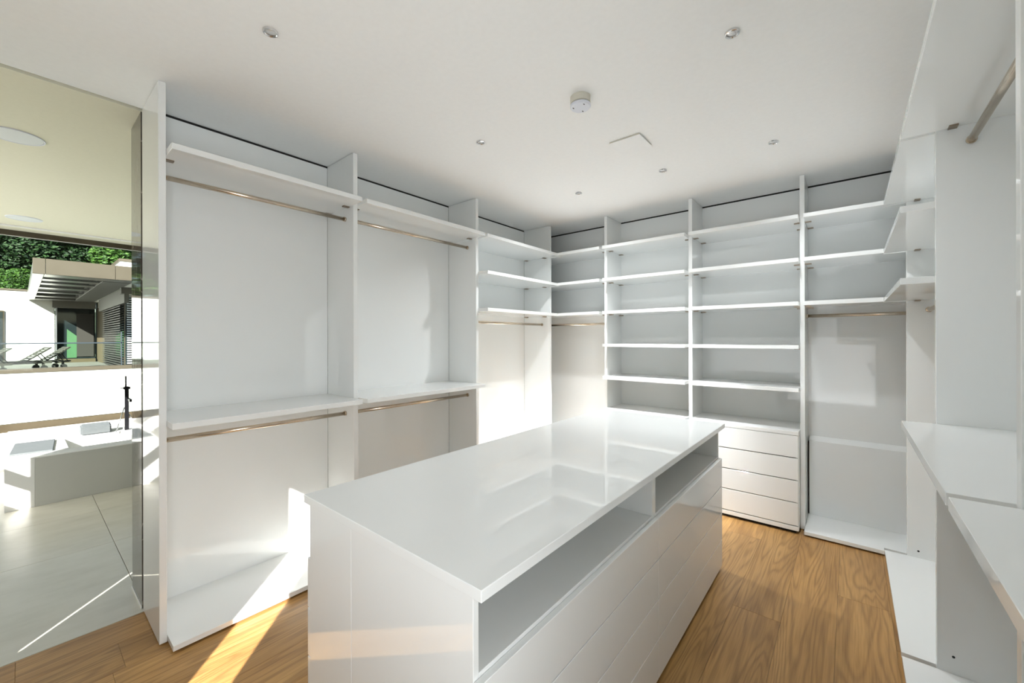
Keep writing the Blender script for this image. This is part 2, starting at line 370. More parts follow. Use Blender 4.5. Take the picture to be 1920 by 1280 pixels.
# ------------------------------------------------------------------ wardrobes
def shelf_pins(sh, x, y, z):
    """four little bronze pins under a shelf at its two ends (x, y: the two ends' coordinates)"""
    for (px, py, hx, hy) in zip(x[0], x[1], y[0], y[1]):
        box('shelf_pin', (px - hx, px + hx), (py - hy, py + hy), (z - 0.006, z + 0.0005), PIN, sh, bev=0)
def shelf_y(unit, x, y, z, nm='shelf', mat=LAC, pins=True):
    """shelf of a run along y: x from nose to back, pins at the y ends"""
    s = box(nm, (min(x), max(x)), y, (z - (TH if pins else 0.026), z), mat, unit)
    if pins:
        f = LF - 0.06 if x[0] < -1 else RF + 0.05; b = LI + 0.05 if x[0] < -1 else RI - 0.05
        for py in (y[0] + 0.02, y[1] - 0.02):
            for px in (f, b):
                box('shelf_pin', (px - 0.014, px + 0.014), (py - 0.02, py + 0.02), (z - TH - 0.006, z - TH + 0.0005), PIN, s, bev=0)
    return s
def shelf_x(unit, x, z, nm='shelf', pins=True):
    s = box(nm, x, (BS, BI), (z - TH, z), LAC, unit)
    if pins:
        for px in (x[0] + 0.02, x[1] - 0.02):
            for py in (BF + 0.05, BI - 0.05):
                box('shelf_pin', (px - 0.02, px + 0.02), (py - 0.014, py + 0.014), (z - TH - 0.006, z - TH + 0.0005), PIN, s, bev=0)
    return s
def rail(unit, a, b, r=0.0125):
    o = tube('clothes_rail', a, b, r, RAIL, unit, 24)
    d = (Vector(b) - Vector(a)).normalized()
    for p, s in ((Vector(a), 1), (Vector(b), -1)):
        tube('rail_socket', p, p + d * s * 0.011, r + 0.0035, RAIL, o, 24)
    return o

# left run
def left_unit(label, y, side, zs, rails, first=False, end=None, last_y=None):
    u = thing('wardrobe_unit', label, 'wardrobe', (LI, y[0], FL), 'wardrobe units along the left wall')
    xo = -2.9575 if first else LI + 0.0005
    box('side_panel', (xo, LF), side, (PB, PT), LAC, u)
    box('back_panel', (LI - 0.028, LI), (y[0] + (0 if first else 0.001), y[1] - 0.001), (PB, CE - 0.014), LAC, u, bev=0)
    yy = (y[0] + 0.0008, (last_y or y[1]) - 0.0008)
    for z in zs: shelf_y(u, (LS, LI + 0.0006), yy, z)
    shelf_y(u, (LS, LI + 0.0006), yy, BOT, 'bottom_shelf', pins=False)
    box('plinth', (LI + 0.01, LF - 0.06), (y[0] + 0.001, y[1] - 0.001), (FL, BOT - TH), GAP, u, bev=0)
    for z in rails: rail(u, (-2.664, y[0] + 0.0005, z), (-2.664, y[1] - 0.0005, z))
    if end: box('side_panel', (LI + 0.0005, LF), end, (PB, PT), LAC, u)
    return u
left_unit('open white two-rail wardrobe unit beside the bathroom doorway, sun stripe on its bottom shelf', (A1, B0), (A0, A1), [LV[0], MID], [0.818, -0.51], first=True)
left_unit('white wardrobe unit with two rails, second from the bathroom doorway, half behind the island', (B1, C0), (B0, B1), [LV[0], MID], [0.820, -0.51])
left_unit('white left wall wardrobe unit next to the corner, three shelves above one rail', (C1, D0), (C0, C1), LV[:3], [0.152], end=(D0, D1))
# corner bay on the back wall
u = thing('corner_wardrobe_unit', 'darker shaded corner wardrobe bay between the left and back runs, three shelves above a rail', 'wardrobe', (-2.2, BI, FL), 'wardrobe units along the back wall')
box('back_panel', (-2.92, E0 - 0.001), (BI, BI + 0.028), (PB, CE - 0.014), LAC, u, bev=0)
for z in LV[:3] + [BOT]:
    s = prism('shelf' if z > BOT else 'bottom_shelf', [(LS + 0.001, BS), (E0 - 0.0008, BS), (E0 - 0.0008, BI - 0.0006), (-2.919, BI - 0.0006), (-2.919, D1 + 0.001), (LS + 0.001, D1 + 0.001)], (z - (TH if z > BOT else 0.026), z), LAC, u)
    if z > BOT:
        for py in (BF + 0.05, BI - 0.05):
            box('shelf_pin', (E0 - 0.04, E0 - 0.001), (py - 0.014, py + 0.014), (z - TH - 0.006, z - TH + 0.0005), PIN, s, bev=0)
rail(u, (-2.92, 3.938, 0.151), (E0, 3.938, 0.151))
# shelf towers on the back wall
def back_unit(label, x, side, zs, rails, name='shelf_unit'):
    u = thing(name, label, 'shelving', (x[0], BI, FL), 'wardrobe units along the back wall')
    box('side_panel', side, (BF, BI), (PB, PT), LAC, u)
    box('back_panel', (x[0] + 0.001 - 0.03, x[1] - 0.001), (BI, BI + 0.028), (PB, CE - 0.014), LAC, u, bev=0)
    for z in zs: shelf_x(u, (x[0] + 0.0008, x[1] - 0.0008), z)
    for z in rails: rail(u, (x[0], 3.938, z), (x[1], 3.938, z))
    return u
back_unit('white five-shelf tower on the back wall, brightly lit low down, right of the corner bay', (E1, F0), (E0, E1), LV[:5], [])
back_unit('white five-shelf tower standing over the drawer chest at the right', (F1, G0), (F0, F1), LV[:5], [])
u = thing('wardrobe_unit', 'white back wall wardrobe unit at the right end, open to the floor with one rail', 'wardrobe', (G1, BI, FL), 'wardrobe units along the back wall')
box('side_panel', (G0, G1), (BF, BI), (PB, PT), LAC, u)
box('back_panel', (G0 + 0.001, RI + 0.02), (BI, BI + 0.028), (PB, CE - 0.014), LAC, u, bev=0)
for z in LV[:3] + [BOT]:
    s = prism('shelf' if z > BOT else 'bottom_shelf', [(G1 + 0.0008, BS), (RS - 0.001, BS), (RS - 0.001, H0 + 0.001), (RI - 0.001, H0 + 0.001), (RI - 0.001, BI - 0.0006), (G1 + 0.0008, BI - 0.0006)], (z - (TH if z > BOT else 0.026), z), LAC, u)
    if z > BOT:
        for py in (BF + 0.05, BI - 0.05):
            box('shelf_pin', (G1 + 0.001, G1 + 0.04), (py - 0.014, py + 0.014), (z - TH - 0.006, z - TH + 0.0005), PIN, s, bev=0)
rail(u, (G1, 3.985, 0.170), (RI, 3.985, 0.170))
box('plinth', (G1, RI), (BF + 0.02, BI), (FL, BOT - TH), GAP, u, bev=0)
# chamfered low casing at the foot of that bay
bm = bmesh.new()
prof = [(4.112, BOT + 0.001), (4.112, -0.838), (BI - 0.001, -0.806), (BI - 0.001, BOT + 0.001)]
va = [bm.verts.new((G1 + 0.008, y, z)) for y, z in prof]; vb = [bm.verts.new((RI - 0.002, y, z)) for y, z in prof]
bm.faces.new(va); bm.faces.new(vb[::-1])
for i in range(4): bm.faces.new((va[i], vb[i], vb[(i + 1) % 4], va[(i + 1) % 4]))
bmesh.ops.recalc_face_normals(bm, faces=bm.faces[:])
mesh_obj('low_casing', bm, LAC, u, (0.2, 4.14, -1.1))
box('shadow_gap', (G1 + 0.0005, G1 + 0.0078), (4.12, BI - 0.001), (BOT + 0.001, -0.85), GAP, u, bev=0)

# drawer chests under the towers
def chest(label, x):
    u = thing('drawer_chest', label, 'chest', (x[0], BI, FL), 'drawer chests on the back wall')
    a, b = x[0] + 0.0008, x[1] - 0.0008
    box('chest_top', (a, b), (BS, BI), (LV[5] - 0.028, LV[5]), LAC, u)
    box('side_panel', (a, a + 0.018), (BS + 0.018, BI), (-1.452, LV[5] - 0.0285), LAC, u)
    box('side_panel', (b - 0.018, b), (BS + 0.018, BI), (-1.452, LV[5] - 0.0285), LAC, u)
    box('back_panel', (a + 0.02, b - 0.02), (BI - 0.02, BI), (-1.452, LV[5] - 0.0285), LAC, u)
    box('drawer_recess', (a + 0.019, b - 0.019), (BS + 0.028, BS + 0.04), (-1.43, LV[5] - 0.03), GAP, u, bev=0)
    g = 0.0035; zz = [-0.735, -0.905, -1.074, -1.241, -1.417]
    for t, bt in zip(zz, zz[1:]):
        box('drawer', (a + 0.001, b - 0.004), (BS, BS + 0.0175), (bt + g, t - g), LAC, u)
    box('plinth', (a, b - 0.002), (BS, BS + 0.0175), (-1.452, -1.417 - g), LAC, u)
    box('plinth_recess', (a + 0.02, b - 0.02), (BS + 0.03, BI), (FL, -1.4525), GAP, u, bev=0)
    return u
chest('white four-drawer chest under the right hand shelf tower', (F1, G0))
chest('white drawer chest hidden behind the island end, its bright top just showing', (E1, F0))

# right run
def right_unit(label, y, side, zs, rails, counter=False, end=None):
    u = thing('wardrobe_unit', label, 'wardrobe', (RI, y[0], FL), 'wardrobe units along the right wall')
    sp = box('side_panel', (RF, RI - 0.0005), side, (PB, PT), LAC, u)
    box('back_panel', (RI, RI + 0.028), (y[0] + 0.001, y[1] - 0.001), (PB, CE - 0.014), LAC, u, bev=0)
    yy = (y[0] + 0.0008, y[1] - 0.0008)
    for z in zs: shelf_y(u, (RS, RI - 0.0006), yy, z)
    if counter: box('counter', (RS, RI - 0.0006), yy, (CNT - 0.0325, CNT), LAC, u)
    shelf_y(u, (RS, RI - 0.0006), yy, BOT, 'bottom_shelf', pins=False)
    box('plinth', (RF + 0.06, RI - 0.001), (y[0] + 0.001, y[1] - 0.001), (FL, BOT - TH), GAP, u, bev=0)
    for z in rails: rail(u, (0.393, y[0], z), (0.393, y[1], z), 0.0135)
    if end: box('side_panel', (RF, RI - 0.0005), end, (PB, PT), LAC, u)
    return u, sp
u, sp = right_unit('white right wall wardrobe unit nearest the back corner, three shelves over a rail', (I0, H1), (H1 + 0.0002, H0), LV[:3], [0.179])
tube('cable_hole', (0.341, H1 - 0.0012, -1.395), (0.341, H1 + 0.001, -1.395), 0.006, HOLE, sp, 12)
u, sp = right_unit('white right wall wardrobe unit with a counter under a single high rail', (J0, I1), (I1 + 0.0002, I0 - 0.0002), LV[:1], [0.826], counter=True)
tube('cable_hole', (0.338, I1 - 0.0012, -1.366), (0.338, I1 + 0.001, -1.366), 0.005, HOLE, sp, 12)
right_unit('white right wall wardrobe unit closest to the camera, only its counter edge in view', (K0, J1), (J1 + 0.0002, J0 - 0.0002), LV[:1], [], counter=True, end=(K1, K0 - 0.0002))

# ------------------------------------------------------------------ island
IT, IX0, IX1, IY0, IY1 = -0.5463, -1.4794, -0.6155, 0.6367, 2.868
o = box('island_worktop', (IX0, IX1), (IY0, IY1), (IT - 0.0285, IT), LAC, bev=0.0016)
tag(o, 'long glossy white worktop lying across the four island drawer cabinets', 'worktop')
IB = IT - 0.029
def island_cab(label, xf, xb, y):
    """xf: drawer face plane, xb: middle plane between the cabinets"""
    s = 1 if xf > xb else -1
    u = thing('island_cabinet', label, 'cabinet', ((xf + xb) / 2, y[0], FL), 'drawer cabinets of the island')
    def bx(n, a, b, yy, z, m=LAC, bev=0.0012): return box(n, (min(a, b), max(a, b)), yy, z, m, u, bev)
    fr = xf - s * 0.020
    bx('side_panel', xb + s * 0.0006, fr, (y[0], y[0] + 0.018), (-1.455, IB))
    bx('side_panel', xb + s * 0.0006, fr, (y[1] - 0.018, y[1]), (-1.455, IB))
    bx('back_panel', xb + s * 0.0006, xb + s * 0.016, (y[0] + 0.0185, y[1] - 0.0185), (-1.455, IB))
    bx('compartment_floor', xb + s * 0.0165, fr, (y[0] + 0.0185, y[1] - 0.0185), (-0.782, -0.760))
    bx('drawer_recess', fr - s * 0.012, fr - s * 0.004, (y[0] + 0.0185, y[1] - 0.0185), (-1.45, -0.783), GAP, 0)
    g = 0.002; zz = [-0.768, -0.945, -1.115, -1.285, -1.455]
    for t, b in zip(zz, zz[1:]):
        bx('drawer', fr + s * 0.0008, xf, (y[0] - 0.001 + g, y[1] + 0.001 - g), (b + g, t - g))
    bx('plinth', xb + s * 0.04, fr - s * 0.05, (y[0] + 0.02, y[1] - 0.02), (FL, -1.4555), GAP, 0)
    return u
XM = -1.178
YA, YM, YB = 0.647, 1.740, 2.862
island_cab('near right island cabinet with open slot and four drawers, facing the right aisle', -0.631, XM, (YA, YM - 0.0005))
island_cab('far right island cabinet with open slot and four drawers, nearest the back wall chest', -0.631, XM, (YM + 0.0005, YB))
island_cab('near left island cabinet, its drawer edges facing the left wardrobes', -1.4765, XM, (YA, YM - 0.0005))
island_cab('far left island cabinet, hidden under the worktop toward the corner', -1.4765, XM, (YM + 0.0005, YB))

# ------------------------------------------------------------------ on the ceiling
DN = (0, 0, -1)
def spot(label, x, y, power):
    u = thing('ceiling_spotlight', label, 'spotlight', (x, y, CE), 'recessed ceiling spotlights')
    lathe('trim_ring', [(0.021, 0.0), (0.0215, -0.005), (0.024, -0.0075), (0.0275, -0.0065), (0.029, 0.0)], (x, y, CE), CHROME, u, 32)
    lathe('reflector', [(0.021, -0.0015), (0.014, -0.0045), (0.007, -0.0055), (0.0, -0.006)], (x, y, CE), LENS, u, 24, smooth=False)
    for pw_, ang, aim in power:
        d = bpy.data.lights.new('spot_bulb', 'SPOT'); d.energy = pw_; d.spot_size = math.radians(ang); d.spot_blend = 0.9
        d.shadow_soft_size = 0.045; d.color = (0.95, 0.98, 1.0)
        lo = bpy.data.objects.new('spot_bulb', d); C.objects.link(lo); lo.parent = u; lo.location = (0, 0, -0.012)
        lo.rotation_euler = Vector(aim).to_track_quat('-Z', 'Y').to_euler()
    return u
spot('round ceiling spotlight at upper left, nearest the bathroom doorway', -1.813, 0.654, [])
spot('round ceiling spotlight at upper right, nearest the top of the picture', -0.369, 1.866, [(80, 80, (-.5, 1.0, -1.0)), (22, 150, DN)])
spot('round ceiling spotlight over the left aisle, left of the smoke detector', -1.808, 1.875, [])
spot('tiny ceiling spotlight nearest the corner of the left and back runs', -1.796, 3.074, [(4200, 28, (-.80, .43, -2.69)), (110, 150, DN)])  # strong narrow beam added in place of an unseen light low behind the island
spot('ceiling spotlight above the chest at right, right of the square vent plate', -0.374, 3.076, [(50, 115, (.30, .34, -1))])
spot('small ceiling spotlight just below the square vent plate', -1.071, 3.063, [(430, 48, (-.12, .36, -1)), (6, 150, DN)])
sx, sy = -1.075, 1.86
u = thing('smoke_detector', 'round white smoke detector hanging from the middle of the ceiling', 'smoke detector', (sx, sy, CE))
lathe('detector_base', [(0.0, 0.0), (0.052, 0.0), (0.052, -0.034), (0.046, -0.036), (0.0, -0.036)], (sx, sy, CE - 0.0002), CREAM, u)
lathe('dark_slot', [(0.0, -0.036), (0.043, -0.036), (0.043, -0.042), (0.0, -0.042)], (sx, sy, CE), GAP, u)
cv = lathe('detector_cover', [(0.0, -0.042), (0.053, -0.042), (0.0535, -0.050), (0.049, -0.055), (0.0, -0.056)], (sx, sy, CE), COOLW, u)
for a in (100, 215, 330):
    px, py = sx + 0.036 * math.cos(math.radians(a)), sy + 0.036 * math.sin(math.radians(a))
    box('detector_slot', (px - 0.002, px + 0.002), (py - 0.005, py + 0.005), (CE - 0.0566, CE - 0.0552), HOLE, cv, bev=0)
vx, vy = (-1.187, -0.981), (2.406, 2.613)
u = thing('vent_plate', 'square white domed vent plate on the ceiling behind the smoke detector', 'vent', (-1.084, 2.51, CE))
box('plate_frame', (vx[0] + 0.004, vx[1] - 0.004), (vy[0] + 0.004, vy[1] - 0.004), (CE - 0.010, CE - 0.0002), CREAM, u)
bm = bmesh.new(); n = 10; g = []
for i in range(n + 1):
    row = []
    for j in range(n + 1):
        a, b = i / n * 2 - 1, j / n * 2 - 1
        row.append(bm.verts.new((vx[0] + (vx[1] - vx[0]) * i / n, vy[0] + (vy[1] - vy[0]) * j / n, CE - 0.012 - 0.008 * (1 - a * a) * (1 - b * b))))
    g.append(row)
for i in range(n):
    for j in range(n): bm.faces.new((g[i][j], g[i][j + 1], g[i + 1][j + 1], g[i + 1][j]))
r = bmesh.ops.extrude_face_region(bm, geom=bm.faces[:])
for v in r['geom']:
    if isinstance(v, bmesh.types.BMVert): v.co.z = CE - 0.0101
bmesh.ops.recalc_face_normals(bm, faces=bm.faces[:])
mesh_obj('domed_plate', bm, PAINT, u, (-1.084, 2.51, CE - 0.012))
# ceiling speakers in the bathroom
def speaker(label, x, y, r=0.125):
    u = thing('ceiling_speaker', label, 'speaker', (x, y, CE), 'round ceiling speakers in the bathroom')
    lathe('speaker_rim', [(r - 0.006, 0), (r - 0.005, -0.005), (r, -0.006), (r + 0.003, 0)], (x, y, CE), COOLW, u, 48)
    lathe('speaker_grille', [(r - 0.007, -0.001), (r - 0.008, -0.0045), (0, -0.005)], (x, y, CE), SPKW, u, 48)
speaker('round white ceiling speaker nearer the doorway, cut by the left picture edge', -3.94, -0.016)
speaker('round white ceiling speaker farther off, close to the bathroom window', -6.56, 0.035)

# ------------------------------------------------------------------ bathroom: sunken bath, mixer, headrest
RIM = -1.038
u = thing('bathtub', 'long white bath surround with a grey front panel below the bathroom window', 'bathtub', (-6.4, 0.9, FL))
XT = -5.547; TY0, TY1 = -0.084, 3.25
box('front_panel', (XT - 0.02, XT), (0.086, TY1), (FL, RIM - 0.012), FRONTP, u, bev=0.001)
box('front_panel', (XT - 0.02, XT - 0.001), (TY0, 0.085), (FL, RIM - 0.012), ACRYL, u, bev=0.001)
bx0, bx1, by0, by1 = -6.34, -5.75, 0.30, 1.75
box('bath_deck', (bx1, XT - 0.001), (TY0, TY1), (RIM - 0.011, RIM), ACRYL, u)
box('bath_deck', (-7.33, bx0), (TY0, TY1), (RIM - 0.05, RIM), ACRYL, u)
box('bath_deck', (bx0, bx1), (TY0, by0), (RIM - 0.05, RIM), ACRYL, u)
box('bath_deck', (bx0, bx1), (by1, TY1), (RIM - 0.05, RIM), ACRYL, u)
box('end_panel', (-7.33, XT - 0.021), (TY0, TY0 + 0.02), (FL, RIM - 0.051), ACRYL, u)
bm = bmesh.new()   # the hollow of the bath
top = [(bx0, by0), (bx1, by0), (bx1, by1), (bx0, by1)]; bot = [(bx0 + .08, by0 + .12), (bx1 - .08, by0 + .12), (bx1 - .08, by1 - .12), (bx0 + .08, by1 - .12)]
vt = [bm.verts.new((x, y, RIM - 0.001)) for x, y in top]; vb = [bm.verts.new((x, y, FL + 0.02)) for x, y in bot]
bm.faces.new(vb)
for i in range(4): bm.faces.new((vt[i], vt[(i + 1) % 4], vb[(i + 1) % 4], vb[i]))
bmesh.ops.recalc_face_normals(bm, faces=bm.faces[:]); bmesh.ops.reverse_faces(bm, faces=bm.faces[:])
mesh_obj('bath_basin', bm, ACRYL, u, (-6.05, 0.9, RIM))
# headrest cushion on the deck
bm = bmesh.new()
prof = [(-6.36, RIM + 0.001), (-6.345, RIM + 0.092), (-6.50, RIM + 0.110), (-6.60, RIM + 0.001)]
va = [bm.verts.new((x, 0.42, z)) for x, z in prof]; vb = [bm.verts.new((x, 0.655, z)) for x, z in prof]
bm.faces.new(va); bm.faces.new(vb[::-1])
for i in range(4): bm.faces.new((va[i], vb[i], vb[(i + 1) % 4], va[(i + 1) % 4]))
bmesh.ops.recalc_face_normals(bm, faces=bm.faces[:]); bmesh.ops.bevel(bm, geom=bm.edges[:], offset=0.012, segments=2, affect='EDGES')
tag(mesh_obj('bath_headrest', bm, SHADEGREY, None, (-6.45, 0.54, RIM)), 'grey wedge shaped headrest on the white bath surround', 'headrest')
tag(prism('basin_shade', [(-6.345, -0.03), (-5.76, -0.062), (-5.73, 0.20), (-6.32, 0.235)], (RIM + 0.0005, RIM + 0.014), SHADEGREY, None, bev=0.004), 'flat grey slab standing in for basin shade at the left end of the white bath surround', 'basin shade')  # slab added where the basin is only in shade
u = thing('bath_mixer', 'black square bath mixer column with upright hand shower on the bath surround', 'tap', (-6.42, 0.79, RIM))
mx_, my_ = -6.40, 0.785
box('mixer_column', (mx_ - 0.02, mx_ + 0.02), (my_ - 0.018, my_ + 0.018), (RIM, -0.54), BLACKM, u)
box('spout', (mx_ + 0.02, mx_ + 0.20), (my_ + 0.0, my_ + 0.024), (-0.70, -0.672), BLACKM, u)
box('mixer_head', (mx_ - 0.02, mx_ + 0.03), (my_ - 0.03, my_ + 0.03), (-0.57, -0.545), BLACKM, u)
tube('lever', (mx_, my_ - 0.028, -0.556), (mx_, my_ - 0.055, -0.552), 0.005, BLACKM, u, 10)
tube('hand_shower', (mx_, my_ - 0.006, -0.54), (mx_, my_ - 0.006, -0.42), 0.008, BLACKM, u, 12)
tube('shower_hose', (mx_, my_ - 0.02, -0.78), (mx_ + 0.10, my_ - 0.10, RIM + 0.002), 0.005, CHROME, u, 10)
tube('shower_hose', (mx_, my_ + 0.02, -0.86), (mx_ + 0.02, my_ + 0.09, RIM + 0.002), 0.005, CHROME, u, 10)

# ------------------------------------------------------------------ outdoors
ground = box('floor.002', (-75, -7.5), (-30, 40), (-3.2, -3.0), PAVE, struct=True, bev=0)
u = thing('terrace', 'raised terrace across the court with white retaining wall and brown coping', 'terrace', (-16, 3, -3.0))
box('retaining_wall', (-16.3, -16.02), (-18, 14), (-3.0, -0.838), RENDER_W, u, bev=0)
box('coping', (-16.36, -16.0), (-18, 14), (-0.837, -0.738), BEIGE, u, bev=0.004)
box('terrace_paving', (-31, -16.31), (-18, 14), (-1.3, -1.06), PAVE, u, bev=0)
u = thing('glass_balustrade', 'glass balustrade with a thin grey handrail along the terrace edge', 'railing', (-16.1, 0, -0.738))
box('handrail', (-16.12, -16.08), (-18, 1.9), (-0.112, -0.078), STEELR, u, bev=0.004)
for y in (-5.1, -2.8, -0.5, 1.87):
    box('post', (-16.12, -16.08), (y - 0.012, y + 0.012), (-0.738, 0.22 if y > 1.8 else -0.112), STEELR, u, bev=0)
for y0, y1 in ((-5.08, -2.82), (-2.78, -0.52), (-0.48, 1.85)):
    box('glass_pane', (-16.108, -16.092), (y0, y1), (-0.72, -0.113), RGLASS, u, bev=0)

hw = thing('villa_wing', 'neighbouring white villa wing with beige canopy, glass doors and slatted blinds', 'building', (-24, 2.3, -1.06))
TF = -1.06
box('facade_wall', (-28.6, -28.0), (-16, 1.03), (TF, 2.13), RENDER_W, hw, bev=0)
box('wall_coping', (-28.65, -27.96), (-16, 1.0), (2.131, 2.215), BEIGE, hw, bev=0.01)
wd = box('window', (-28.0, -27.94), (-1.7, -0.415), (TF, 1.25), BRONZE, hw, bev=0)
box('pane', (-27.939, -27.93), (-1.65, -0.45), (-0.95, 1.2), DARKGL, wd, bev=0)
# canopy
ys_ = [0.223, 0.455, 1.807, 6.5]
for a, b in zip(ys_, ys_[1:]):
    box('fascia_panel', (-16.68, -16.6), (a + 0.004, b - 0.004), (1.755, 2.17), BEIGE, hw, bev=0.004)
box('canopy_beam', (-27.95, -16.69), (0.226, 0.43), (1.76, 2.05), ALU, hw, bev=0.004)
box('canopy_beam', (-17.5, -16.69), (0.435, 6.5), (1.77, 2.05), ALU, hw, bev=0.004)
box('canopy_beam', (-27.95, -17.51), (1.62, 2.25), (1.76, 2.05), GREYBOX, hw, bev=0.004)
box('canopy_beam', (-27.95, -26.9), (0.435, 1.615), (1.765, 2.05), GREYBOX, hw, bev=0.004)
box('canopy_soffit', (-26.9, -17.51), (0.435, 1.615), (2.0, 2.05), DARKSOF, hw, bev=0)
for x in (-18.6, -19.9, -21.6, -23.6, -25.8):
    box('louvre_slat', (x - 0.28, x + 0.28), (0.44, 1.61), (1.79, 1.83), ALU, hw, bev=0)
box('canopy_roof', (-28.6, -17.5), (2.26, 6.5), (1.77, 2.1), RENDER_W, hw, bev=0)
rb = box('roof_storey', (-29, -25.0), (2.87, 8), (2.1, 3.48), RENDER_W, hw, bev=0)
box('wall_coping', (-29.04, -24.95), (2.82, 8), (3.481, 3.60), BEIGE, rb, bev=0.01)
# rear glazed front under the canopy
box('blind_box', (-28.3, -27.6), (0.95, 2.32), (1.45, 1.82), GREYBOX, hw, bev=0.004)
dr = box('glass_door', (-28.1, -28.0), (1.1, 2.33), (-0.89, 1.45), DARKGL, hw, bev=0)
box('door_frame', (-28.0, -27.95), (1.06, 1.11), (TF, 1.45), COOLW, dr, bev=0)
box('door_leaf', (-27.998, -27.95), (1.72, 2.28), (-0.80, 1.22), DARKSOF, dr, bev=0)
bm = bmesh.new()
pts = [(1.41, -0.85), (1.72, -0.85), (1.72, 0.17), (1.41, 0.49)]
va = [bm.verts.new((-27.99, y, z)) for y, z in pts]; vb = [bm.verts.new((-27.96, y, z)) for y, z in pts]
bm.faces.new(va); bm.faces.new(vb[::-1])
for i in range(4): bm.faces.new((va[i], vb[i], vb[(i + 1) % 4], va[(i + 1) % 4]))
bmesh.ops.recalc_face_normals(bm, faces=bm.faces[:]); mesh_obj('curtain', bm, GREENC, dr, (-27.98, 1.5, 0))
box('door_sill', (-28.0, -27.8), (1.03, 2.33), (TF, -0.90), BROWNP, hw, bev=0)
# projecting room at the right: side wall with blinds, front with bright blinds
box('side_wall', (-28.6, -19.2), (2.40, 2.5), (TF, 1.9), BROWNP, hw, bev=0)
box('side_pane', (-25.2, -20.0), (2.385, 2.3995), (TF + 0.02, 1.3), DARKGL, hw, bev=0)
box('blind_box', (-26.0, -19.0), (2.28, 2.40), (1.25, 1.76), GREYBOX, hw, bev=0.004)
box('blind_box', (-19.3, -18.95), (2.20, 6), (1.55, 1.93), GREYBOX, hw, bev=0.004)
def blind(x, y, z, along, n, dark):
    bm = bmesh.new()
    for i in range(n):
        zc = z[0] + (z[1] - z[0]) * (i + 0.5) / n; hgt = (z[1] - z[0]) / n
        m4 = Matrix.Translation(((x[0] + x[1]) / 2, (y[0] + y[1]) / 2, zc)) @ Matrix.Diagonal((x[1] - x[0], y[1] - y[0], hgt * 0.45, 1))
        bmesh.ops.create_cube(bm, size=1.0, matrix=m4)
    o = mesh_obj('blind_slats', bm, BLIND if dark else COOLW, hw, ((x[0] + x[1]) / 2, (y[0] + y[1]) / 2, z[0]))
    o['kind'] = 'stuff'; return o
blind((-25.0, -20.2), (2.31, 2.37), (TF + 0.02, 1.25), 0, 26, True)
blind((-19.12, -19.06), (2.36, 4.4), (-0.85, 1.5), 1, 30, False)
blind((-27.9, -27.7), (1.0, 1.05), (TF, 1.45), 1, 40, True)
box('front_pane', (-19.25, -19.2), (2.33, 6), (TF, 1.55), DARKGL, hw, bev=0)
box('roof_slab', (-28.6, -19.0), (2.4, 6.5), (1.5, 1.765), RENDER_W, hw, bev=0)

# loungers on the terrace
def lounger_parts(u):
    def bx(n, x, y, z, m, p=u, rot=None):
        me = box_mesh(n, x[1] - x[0], y[1] - y[0], z[1] - z[0], 0.004)
        if me.materials and me.materials[0] is not m: me = me.copy(); me.materials.clear()
        if not me.materials: me.materials.append(m)
        o = bpy.data.objects.new(n, me); link(o, p); o.location = ((x[0] + x[1]) / 2, (y[0] + y[1]) / 2, (z[0] + z[1]) / 2)
        return o
    for s in (-1, 1): bx('frame_rail', (s * 0.31 - 0.02, s * 0.31 + 0.02), (-1.3, 0.65), (0.24, 0.31), TEAK)
    for s in (-1, 1): bx('leg', (s * 0.30 - 0.025, s * 0.30 + 0.025), (-1.25, -1.19), (0.0, 0.24), TEAK)
    for s in (-1, 1): bx('leg', (s * 0.30 - 0.025, s * 0.30 + 0.025), (0.42, 0.48), (0.06, 0.24), TEAK)
    for i in range(13): bx('seat_slat', (-0.29, 0.29), (-1.28 + i * 0.1, -1.21 + i * 0.1), (0.31, 0.328), TEAK)
    a = math.radians(38)
    for i in range(8):
        o = bx('backrest_slat', (-0.29, 0.29), (-0.035, 0.035), (-0.009, 0.009), TEAK)
        d = 0.06 + i * 0.095; o.location = (0, 0.03 + d * math.cos(a), 0.32 + d * math.sin(a)); o.rotation_euler = (a, 0, 0)
    for s in (-1, 1):
        o = bx('backrest_rail', (-0.02, 0.02), (-0.4, 0.4), (-0.02, 0.02), TEAK)
        o.location = (s * 0.26, 0.03 + 0.4 * math.cos(a), 0.295 + 0.4 * math.sin(a)); o.rotation_euler = (a, 0, 0)
        o = bx('prop', (-0.012, 0.012), (-0.2, 0.2), (-0.012, 0.012), BLACKM)
        o.location = (s * 0.22, 0.50, 0.44); o.rotation_euler = (math.radians(125), 0, 0)
        bm = bmesh.new(); tube_into(bm, (s * 0.345, 0.45, 0.09), (s * 0.385, 0.45, 0.09), 0.09, seg=20)
        me = bpy.data.meshes.new('wheel'); bm.to_mesh(me); bm.free(); me.materials.append(RUBBER)
        w = bpy.data.objects.new('wheel', me); link(w, u)
LG = 'teak sun loungers on the terrace'
lg = thing('sun_lounger', 'weathered wooden sun lounger with raised back, the left one of the two in full view', 'sun lounger', (-21.6, 0.02, TF), LG)
lg.rotation_euler = (0, 0, math.radians(14)); lounger_parts(lg)
for lab, loc in (('weathered wooden sun lounger with raised back, right beside the glass doors', (-22.2, 0.50, TF)),
                 ('wooden sun lounger at the left picture edge, only its raised back showing', (-20.8, -0.85, TF))):
    c = lg.copy(); C.objects.link(c); c.location = (loc[0], loc[1], loc[2] + H); c['label'] = lab
    for ch in list(lg.children):
        d = ch.copy(); C.objects.link(d); d.parent = c

